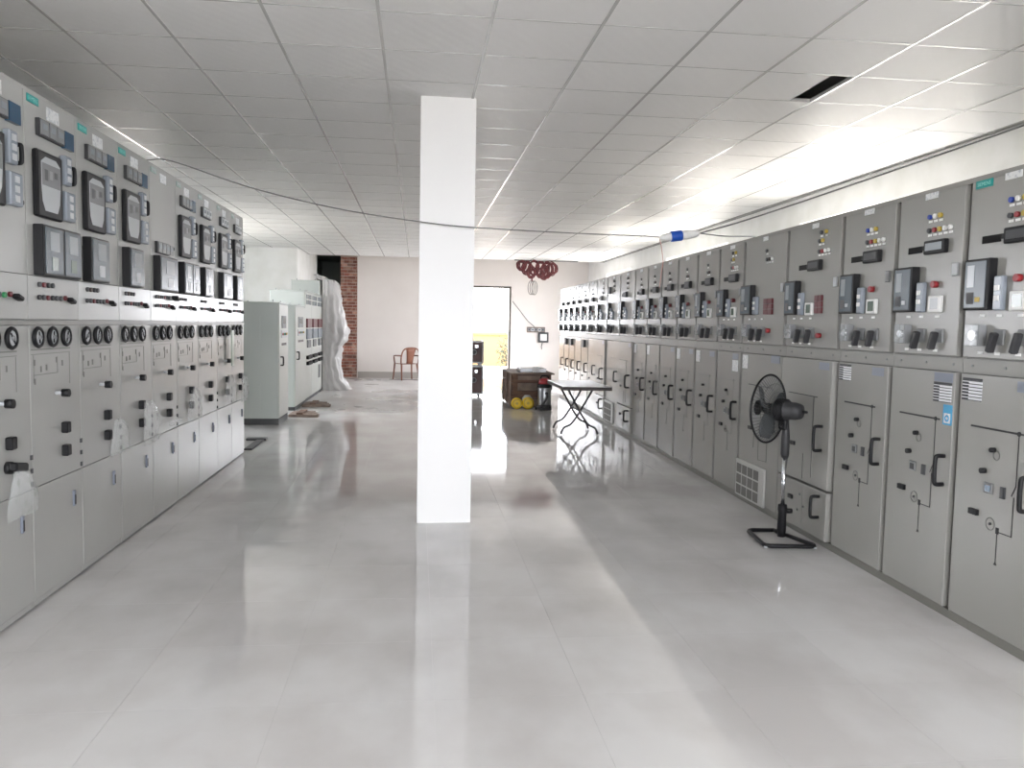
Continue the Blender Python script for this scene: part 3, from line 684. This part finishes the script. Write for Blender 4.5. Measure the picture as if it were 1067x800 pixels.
# ------------------------------------------------------------------ pedestal fan
def fan():
    p = empty('pedestal_fan', (2.62, 5.45, 0), 0, 'black pedestal fan with square tube base before the right row', 'fan')
    z0 = .016; L, F, R, B = (-.20, .13), (-.25, -.29), (.10, -.33), (.075, .14)
    pts = []
    for (ax, ay), (bx, by), (cx_, cy_) in ((B, L, F), (L, F, R), (F, R, B)):
        v = Vector((bx, by)); a = (Vector((ax, ay))-v).normalized()*.04; c = (Vector((cx_, cy_))-v).normalized()*.04
        for q in (v+a, v+(a+c)*.3, v+c): pts.append((q.x, q.y, z0))
    path = [(0, .12, z0), *pts, (.03, -.02, z0)]
    tube('base_frame', p, path, .015, 'black', 10)
    tube('base_frame', p, [(0, .12, z0), (0, 0, z0+.004)], .015, 'black', 10)
    for q in ((-.24, -.28), (.09, -.32)): cyl('base_foot', p, (*q, .006), .014, .012, 'light_grey', 'z', 10)
    link('lower_column', lathe_mesh([(.026, .0), (.032, .05), (.03, .18), (.034, .20), (.03, .235)], 'black'), p, (0, 0, .0))
    cyl('height_knob', p, (.045, -.01, .19), .018, .04, 'black', 'x', 10)
    cyl('inner_pole', p, (0, 0, .40), .014, .38, 'chrome', 'z', 14)
    link('upper_collar', lathe_mesh([(.024, .575), (.03, .60), (.03, .72), (.024, .78), (.02, .84)], 'black_soft'), p)
    a = Vector((-.59, .80, 0)).normalized(); hd = Vector((-.03, .02, .915))
    ang = math.atan2(a.y, a.x)
    # head frame: local x = blowing direction
    def H(name, me, loc=(0, 0, 0)):
        v = Matrix.Rotation(ang, 3, 'Z') @ Vector(loc); return link(name, me, p, hd+v, (0, 0, ang))
    H('motor_housing', lathe_mesh([(.012, -.16), (.05, -.15), (.062, -.11), (.062, -.06), (.075, -.05), (.078, .02), (.06, .05), (.03, .055)], 'black_soft', 'x', 20))
    for i in range(7): H('motor_rib', ring_mesh(.078, .004, 'black', 'x', 20), (-.04+.0105*i, 0, 0))
    H('neck', box_mesh(.06, .05, .11, 'black', .01), (-.02, 0, -.085))
    H('tilt_knob', cyl_mesh(.016, .05, 'y', 'chrome', 10), (-.02, 0, -.11))
    H('rear_button', cyl_mesh(.008, .05, 'x', 'black', 8), (-.17, 0, 0))
    R0 = .245; xg = .10
    H('guard_rim', ring_mesh(R0, .008, 'black', 'x', 48), (xg, 0, 0))
    for nm, dirn, mm in (('rear_guard', -1, 'wire'), ('front_guard', 1, 'mid_grey')):
        bm = bmesh.new(); n = 56
        for i in range(n):
            t = 2*PI*i/n; tw = .18*dirn
            pp = []
            for s in (.24, .5, .75, .93, 1):
                dx = xg + dirn*(.085 if dirn > 0 else .07)*(1-s**3); aa = t+tw*(1-s)
                pp.append((dx, R0*s*math.cos(aa), R0*s*math.sin(aa)))
            bm_tube(bm, pp, .0016, 4)
        for s in (.5, .75):
            rr = R0*s; dx = xg + dirn*(.085 if dirn > 0 else .07)*(1-s**3)
            bm_tube(bm, [(dx, rr*math.cos(2*PI*i/32), rr*math.sin(2*PI*i/32)) for i in range(32)], .0013, 4, True)
        H(nm, finish(bm, mm))
    H('guard_badge', lathe_mesh([(.055, xg+.082), (.055, xg+.09), (.02, xg+.096)], 'black', 'x', 20))
    H('hub', lathe_mesh([(.04, xg-.035), (.042, xg+.02), (.02, xg+.045)], 'black', 'x', 16))
    for b in range(3):
        bm = bmesh.new(); g = []
        for i in range(7):
            r = .035+i*.03; wa = .55*math.sin(PI*min(1, .25+.7*i/6))**.7; row = []
            for j in range(6):
                s = j/5*2-1; t = 2*PI*b/3+.6+s*wa+.15*i/6
                row.append(bm.verts.new((xg-.005+.028*s*(1-.3*i/6), r*math.cos(t), r*math.sin(t))))
            g.append(row)
        for i in range(6):
            for j in range(5): bm.faces.new((g[i][j], g[i][j+1], g[i+1][j+1], g[i+1][j]))
        o = H('fan_blade', finish(bm, 'fan_blade', True)); md = o.modifiers.new('thick', 'SOLIDIFY'); md.thickness = .003
    tube('power_cord', p, smooth_path([(.03, .03, .8), (.04, .04, .6), (.02, .04, .3), (.05, .05, .05), (.08, .1, .01)], 5), .004, 'black', 6)
fan()

# ------------------------------------------------------------------ folding table
def table():
    X0, X1, Y0, Y1, Z = 1.90, 2.54, 10.32, 11.62, .70
    p = empty('folding_table', ((X0+X1)/2, (Y0+Y1)/2, 0), 0, 'grey folding table with crossed black tube legs beside the right row', 'table')
    hx, hy = (X1-X0)/2, (Y1-Y0)/2
    box('table_top', p, -hx, hx, -hy, hy, Z-.03, Z, 'table_top', .006)
    multi('edge_band', [(-hx-.004, hx+.004, -hy-.004, -hy+.02, Z-.05, Z-.006), (-hx-.004, hx+.004, hy-.02, hy+.004, Z-.05, Z-.006), (-hx-.004, -hx+.02, -hy+.02, hy-.02, Z-.05, Z-.006), (hx-.02, hx+.004, -hy+.02, hy-.02, Z-.05, Z-.006)], 'table_edge', p)
    for y in (-.18, .45):
        for s in (-1, 1):
            pts = smooth_path([(s*.19, y, Z-.045), (s*.06, y, .42), (-s*.06, y, .22), (-s*.13, y, .14), (-s*.21, y, .10), (-s*.245, y, .04), (-s*.25, y, .012)], 5)
            tube('leg', p, [(q.x, q.y+.02*s, q.z) for q in pts], .014, 'black_soft', 8)
    tube('stretcher', p, [(0, -.18, .33), (0, .45, .33)], .009, 'black_soft'); tube('stretcher', p, [(-.19, -.18, Z-.045), (-.19, .45, Z-.045)], .009, 'black_soft'); tube('stretcher', p, [(.19, -.18, Z-.045), (.19, .45, Z-.045)], .009, 'black_soft')
table()

# ------------------------------------------------------------------ crate, vacuum cleaner, cases
def crate():
    p = empty('wooden_crate', (1.72, 14.42, 0), 0, 'dark brown wooden crate near the open doorway', 'crate')
    W, D, H = .70, 1.45, .60
    box('crate_core', p, .02, W-.02, .02, D-.02, .05, H-.02, 'brown_dark')
    for i in range(4): z = .02+i*.145; box('front_board', p, 0, W, 0, .02, z, z+.135, 'wood' if i in (1, 3) else 'wood_grey', .003)
    for i in range(4): z = .02+i*.145; box('side_board', p, -.02, 0, .02, D, z, z+.135, 'wood', .003)
    for x in (.0, W-.09): box('front_batten', p, x, x+.09, -.022, 0, .02, H, 'wood', .003)
    for y in (.02, D/2-.05, D-.1): box('side_batten', p, -.04, -.02, y, y+.09, .02, H, 'wood_grey', .003)
    box('front_batten', p, .09, W-.09, -.022, 0, H-.1, H-.02, 'wood_grey', .003)
    for i in range(5): box('lid_board', p, -.05, W+.06, -.03+i*.29, .25+i*.29, H, H+.028, 'wood_grey', .003)
crate()
o = box('metal_tray', None, 1.88, 2.36, 14.60, 15.1, .628, .70, 'steel', .006); tag(o, 'shallow grey metal tray lying on the wooden crate', 'tray')
o = box('paper_sheet', None, 2.10, 2.23, 14.565, 14.58, .632, .735, 'label_white'); tag(o, 'small white paper card leaning against the grey tray', 'paper')
for i, (x, y, r, L) in enumerate(((1.775, 14.22, .098, 'bright yellow round roll at the left foot of the crate'), (1.975, 14.22, .105, 'yellow round roll beside the vacuum cleaner'))):
    p = empty('yellow_roll', (x, y, 0), 0, L, 'roll', 'yellow rolls before the crate')
    link('roll_body', lathe_mesh([(r*.6, -.055), (r*.93, -.05), (r, -.035), (r, .035), (r*.93, .05), (r*.6, .055)], 'yellow_bright', 'y', 24), p, (0, 0, r))
    link('roll_rim', ring_mesh(r*.72, .008, 'yellow', 'y', 24), p, (0, -.055, r)); cyl('roll_core', p, (0, -.052, r), r*.25, .014, 'yellow', 'y', 14)
o = link('grey_bowl', lathe_mesh([(.02, 0), (.10, .02), (.11, .10), (.10, .18), (.05, .235)], 'light_grey', 'z', 20)); o.location = (1.98, 14.36-.0, .0); o.scale = (.9, .35, 1.0); tag(o, 'pale grey domed cap behind the right yellow roll', 'cap')
def vac():
    p = empty('vacuum_cleaner', (2.245, 14.06, 0), 0, 'canister vacuum cleaner with silver drum and red top', 'vacuum cleaner')
    link('base', lathe_mesh([(.12, .03), (.135, .04), (.135, .075), (.12, .09)], 'black_soft'), p)
    for a in range(5): q = 2*PI*a/5+.4; cyl('caster', p, (.14*math.cos(q), .14*math.sin(q), .022), .022, .02, 'black', 'x', 12); box('caster_arm', p, .12*math.cos(q)-.02, .12*math.cos(q)+.02, .12*math.sin(q)-.02, .12*math.sin(q)+.02, .035, .07, 'black')
    link('drum', lathe_mesh([(.115, .09), (.12, .10), (.12, .39), (.116, .40)], 'steel', 'z', 24), p)
    link('collar', lathe_mesh([(.122, .40), (.13, .41), (.125, .455), (.115, .46)], 'black', 'z', 24), p)
    link('motor_head', lathe_mesh([(.112, .46), (.108, .50), (.09, .545), (.05, .565)], 'red', 'z', 20), p)
    tube('carry_handle', p, smooth_path([(-.07, 0, .55), (-.05, 0, .60), (.05, 0, .60), (.07, 0, .55)], 4), .012, 'black')
    cyl('hose_port', p, (.02, -.125, .30), .028, .05, 'black', 'y', 12)
    tube('hose', p, smooth_path([(.02, -.15, .30), (.02, -.2, .24), (-.05, -.19, .12), (-.12, -.16, .05), (-.05, -.19, .03), (.1, -.17, .03)], 5), .018, 'black_soft', 8)
    for z in (.14, .36): link('drum_band', ring_mesh(.121, .004, 'steel', 'z', 24), p, (0, 0, z))
    box('clip', p, .115, .135, -.02, .02, .36, .45, 'black')
vac()
for i, (z0, z1, L) in enumerate(((.055, .64, 'lower dark maroon flight case with pale edging behind the pillar'), (.69, 1.15, 'upper dark maroon flight case stacked behind the pillar'))):
    p = empty('flight_case', (.76, 16.5, z0), 0, L, 'flight case', 'flight cases behind the pillar'); W, D, H = .60, .5, z1-z0
    box('shell', p, .012, W-.012, .012, D-.012, .012, H-.012, 'case_maroon')
    for x in (0, W-.03):
        for y in (0, D-.03): box('corner_trim', p, x, x+.03, y, y+.03, 0, H, 'light_grey', .004)
    for z in (0, H-.03):
        for y in (0, D-.03): box('edge_trim', p, .03, W-.03, y, y+.03, z, z+.03, 'light_grey', .004)
        for x in (0, W-.03): box('edge_trim', p, x, x+.03, .03, D-.03, z, z+.03, 'light_grey', .004)
    link('ring_handle', ring_mesh(.05, .01, 'mid_grey', 'y', 16), p, (W-.2, -.008, H*.5)); cyl('handle_plate', p, (W-.2, .006, H*.5), .035, .012, 'dark_grey')
    for x in (.15, W-.15): box('catch', p, x-.03, x+.03, -.01, .012, H-.14, H-.08, 'chrome')
    if i == 0:
        for x in (.08, W-.08):
            for y in (.08, D-.08): cyl('caster', p, (x, y, -.0275), .0275, .03, 'black', 'x', 12)
    else:
        for x in (.06, W-.06):
            for y in (.06, D-.06): box('rubber_foot', p, x-.03, x+.03, y-.03, y+.03, -.05, 0, 'white_plastic')

# ------------------------------------------------------------------ chair by the far wall
def chair():
    p = empty('plastic_chair', (-.28, 21.45, 0), math.radians(-155), 'brown plastic armchair standing before the far wall', 'chair')
    m = 'chair_plastic'
    bm = bmesh.new(); vs = []
    for j in range(6):
        row = []
        for i in range(7):
            u, v = i/6*2-1, j/5*2-1
            row.append(bm.verts.new((u*.225, v*.22, .42+.012*(u*u+v*v)-(.015 if v < -.9 else 0))))
        vs.append(row)
    for j in range(5):
        for i in range(6): bm.faces.new((vs[j][i], vs[j][i+1], vs[j+1][i+1], vs[j+1][i]))
    o = link('seat', finish(bm, m, True), p); o.modifiers.new('thick', 'SOLIDIFY').thickness = .015
    tube('back_frame', p, smooth_path([(-.24, .20, .42), (-.25, .24, .62), (-.21, .28, .78), (-.1, .30, .84), (.1, .30, .84), (.21, .28, .78), (.25, .24, .62), (.24, .20, .42)], 5), .02, m)
    bm = bmesh.new(); vs = []
    for j in range(6):
        t = j/5; w_ = .09+.05*t*t
        vs.append([bm.verts.new((u*w_, .20+.10*t+.015*(1-u*u), .42+.42*t)) for u in (-1, -.5, 0, .5, 1)])
    for j in range(5):
        for i in range(4): bm.faces.new((vs[j][i], vs[j][i+1], vs[j+1][i+1], vs[j+1][i]))
    o = link('back_splat', finish(bm, m, True), p); o.modifiers.new('thick', 'SOLIDIFY').thickness = .012
    for s in (-1, 1):
        tube('armrest', p, smooth_path([(s*.25, .24, .64), (s*.28, .1, .64), (s*.285, -.12, .63), (s*.26, -.2, .58), (s*.24, -.2, .42)], 5), .018, m)
        tube('leg', p, [(s*.24, -.2, .42), (s*.27, -.24, .0)], [.024, .018], m); tube('leg', p, [(s*.22, .19, .42), (s*.25, .27, .0)], [.026, .018], m)
chair()

# ------------------------------------------------------------------ far wall fittings
p = empty('socket_board', (2.99, YB, 1.30), 0, 'grey strip of wall sockets on the far wall', 'socket board')
box('back_plate', p, 0, .50, -.03, 0, 0, .15, 'wood_grey', .004)
for i in range(5): s = box('socket', p, .02+.095*i, .10+.095*i, -.042, -.03, .03, .12, 'light_grey' if i % 2 else 'mid_grey'); box('socket_holes', s, -.02, .02, -.0075, -.006, -.02, .02, 'dark_grey')
p = empty('wall_meter_box', (3.30, YB-.045, 1.03), 0, 'small white meter box with dark frame on the far wall', 'meter box')
box('case', p, 0, .28, -.06, .045, 0, .28, 'dark_grey', .01); box('cover_plate', p, .05, .23, -.068, -.06, .05, .23, 'white_plastic')
o = tube('hanging_plug_lead', None, smooth_path([(3.42, YB-.02, 1.02), (3.40, YB-.03, .92), (3.41, YB-.03, .84)], 4), .008, 'wire'); tag(o, 'short dark lead hanging below the wall meter box', 'cable')
o = tube('wall_cable', None, [(2.58, YB-.012, 2.14), (3.02, YB-.012, 1.60), (3.2, YB-.012, 1.452)], .008, 'wire_grey'); tag(o, 'thin cable running diagonally down to the wall sockets', 'cable')
# rod and red cable coils hanging below the ceiling edge
o = tube('hanging_rod', None, [(2.36, 19.9, ZC-.024), (3.05, 19.9, ZC-.035), (3.25, 19.9, ZC-.022), (3.95, 19.9, ZC-.020)], .012, 'wire'); tag(o, 'thin dark rod fixed under the far ceiling edge', 'rod')
p = empty('cable_bundle', (2.9, 19.9, 2.6), 0, 'dark red cable coils hanging under the far ceiling', 'cable bundle')
rnd = random.Random(2)
for i, (x, z, a, b) in enumerate(((-.36, .36, .10, .11), (-.22, .30, .12, .16), (-.05, .31, .13, .17), (.12, .27, .14, .19), (.28, .27, .15, .20), (.40, .30, .13, .17), (-.12, .20, .10, .14), (.20, .20, .12, .16))):
    bm = bmesh.new()
    for l in range(7):
        da, db, ph = rnd.uniform(-.05, .02), rnd.uniform(-.05, .02), rnd.uniform(0, 6)
        bm_tube(bm, [(x+(a+da)*math.cos(t)+.012*math.sin(3*t+ph), -.05+.014*l+.012*math.sin(2*t+ph), z+(b+db)*math.sin(t)) for t in [2*PI*q/22 for q in range(22)]], .013, 6, True)
    link('cable_coil', finish(bm, 'cable_red', True), p)
for i in range(3): bm = bmesh.new(); bm_tube(bm, [(-.12+.05*i+.10*math.cos(t)*.7, -.02+.03*i, -.18+.17*math.sin(t)) for t in [2*PI*q/20 for q in range(20)]], .010, 6, True); link('cable_tail', finish(bm, 'rope_grey', True), p)
tube('tie_cord', p, [(-.1, 0, .1), (-.09, 0, -.02)], .02, 'cable_red')

# ------------------------------------------------------------------ overhead cable with blue coupler
def px(x, y, Y):        # a photo pixel seen at depth Y
    d = fw + rt2*((x-533.5)/FPX) - up2*((y-400)/FPX); return Vector((0, 0, CAM_H)) + d*(Y/d.y)
pts = [(-1.93, 6.10, 2.606)] + [px(*q) for q in ((180, 168, 6.08), (260, 195, 6.02), (350, 217, 5.95), (438, 231, 5.90), (495, 237, 5.90), (600, 243, 6.02), (660, 245.5, 6.15), (688, 247, 6.2))]
o = tube('overhead_cable', None, smooth_path(pts, 5), .0045, 'wire_grey'); tag(o, 'long thin cable strung from the left row across the pillar', 'cable')
a, b = px(687, 248, 6.2), px(729, 243, 6.2); d = (b-a); L = d.length
p = empty('cable_coupler', a, math.atan2(d.y, d.x), 'white industrial cable coupler with a blue middle ring', 'cable coupler')
tilt = -math.atan2(d.z, math.hypot(d.x, d.y))
def lat(name, prof, m): link(name, lathe_mesh([(r, h) for r, h in prof], m, 'x', 18), p, (0, 0, 0), (0, tilt, 0))
lat('plug_body', [(.010, 0), (.026, L*.08), (.032, L*.28), (.032, L*.29)], 'white_plastic'); lat('locking_ring', [(.039, L*.285), (.041, L*.30), (.041, L*.54), (.039, L*.555)], 'pvc_blue')
lat('socket_body', [(.036, L*.555), (.036, L*.70), (.028, L*.90), (.013, L)], 'white_plastic')
o = tube('overhead_cable', None, smooth_path([b, px(780, 228.4, 6.15), px(889, 192, 5.6), px(1067, 130.5, 4.7), px(1190, 85, 4.3), px(1230, 62, 4.25)], 5), .0055, 'wire_grey'); tag(o, 'thin cable rising from the coupler to the right photo edge', 'cable')
o = tube('overhead_cable', None, smooth_path([b, px(755, 246, 6.35), px(782, 246.5, 6.7), (3.1, 6.78, 2.27)], 5), .005, 'wire_grey'); tag(o, 'short thin cable from the coupler onto the panel roofs', 'cable')
a = px(687, 247, 6.2)
o = tube('pink_thread', None, [a, px(689, 256, 6.2), px(691, 272, 6.2), px(687, 300, 6.2)], .003, 'pink_thread', 6); tag(o, 'thin pink thread hanging from the cable coupler', 'thread')

# ------------------------------------------------------------------ yard seen through the door
p = empty('yard_wall', (1, 31, -.1), 0, 'low yellow wall across the yard outside the doorway', 'wall')
box('wall_run', p, -9, 11, 0, .3, 0, 1.2, 'yard_wall'); box('coping', p, -9.05, 11.05, -.05, .35, 1.2, 1.3, 'yard_wall')
p = empty('shrub', (2.65, 23.6, -.1), 0, 'dark leafy shrub just outside the open doorway', 'shrub')
rnd = random.Random(9)
for i in range(5): tube('stem', p, [(0, 0, 0), (rnd.uniform(-.2, .2), rnd.uniform(-.2, .2), rnd.uniform(.6, 1.1))], [.012, .005], 'wood', 6)
bm = bmesh.new()
for i in range(420):
    c = Vector((rnd.gauss(0, .15), rnd.gauss(0, .2), abs(rnd.gauss(.65, .3)))); q = Vector((rnd.uniform(-1, 1), rnd.uniform(-1, 1), rnd.uniform(-1, 1))).normalized(); s = q.orthogonal().normalized()
    vs = [bm.verts.new(c+q*.06), bm.verts.new(c+s*.02), bm.verts.new(c-q*.06), bm.verts.new(c-s*.02)]; bm.faces.new(vs)
tag(link('foliage', finish(bm, 'leaf'), p), kind='stuff')
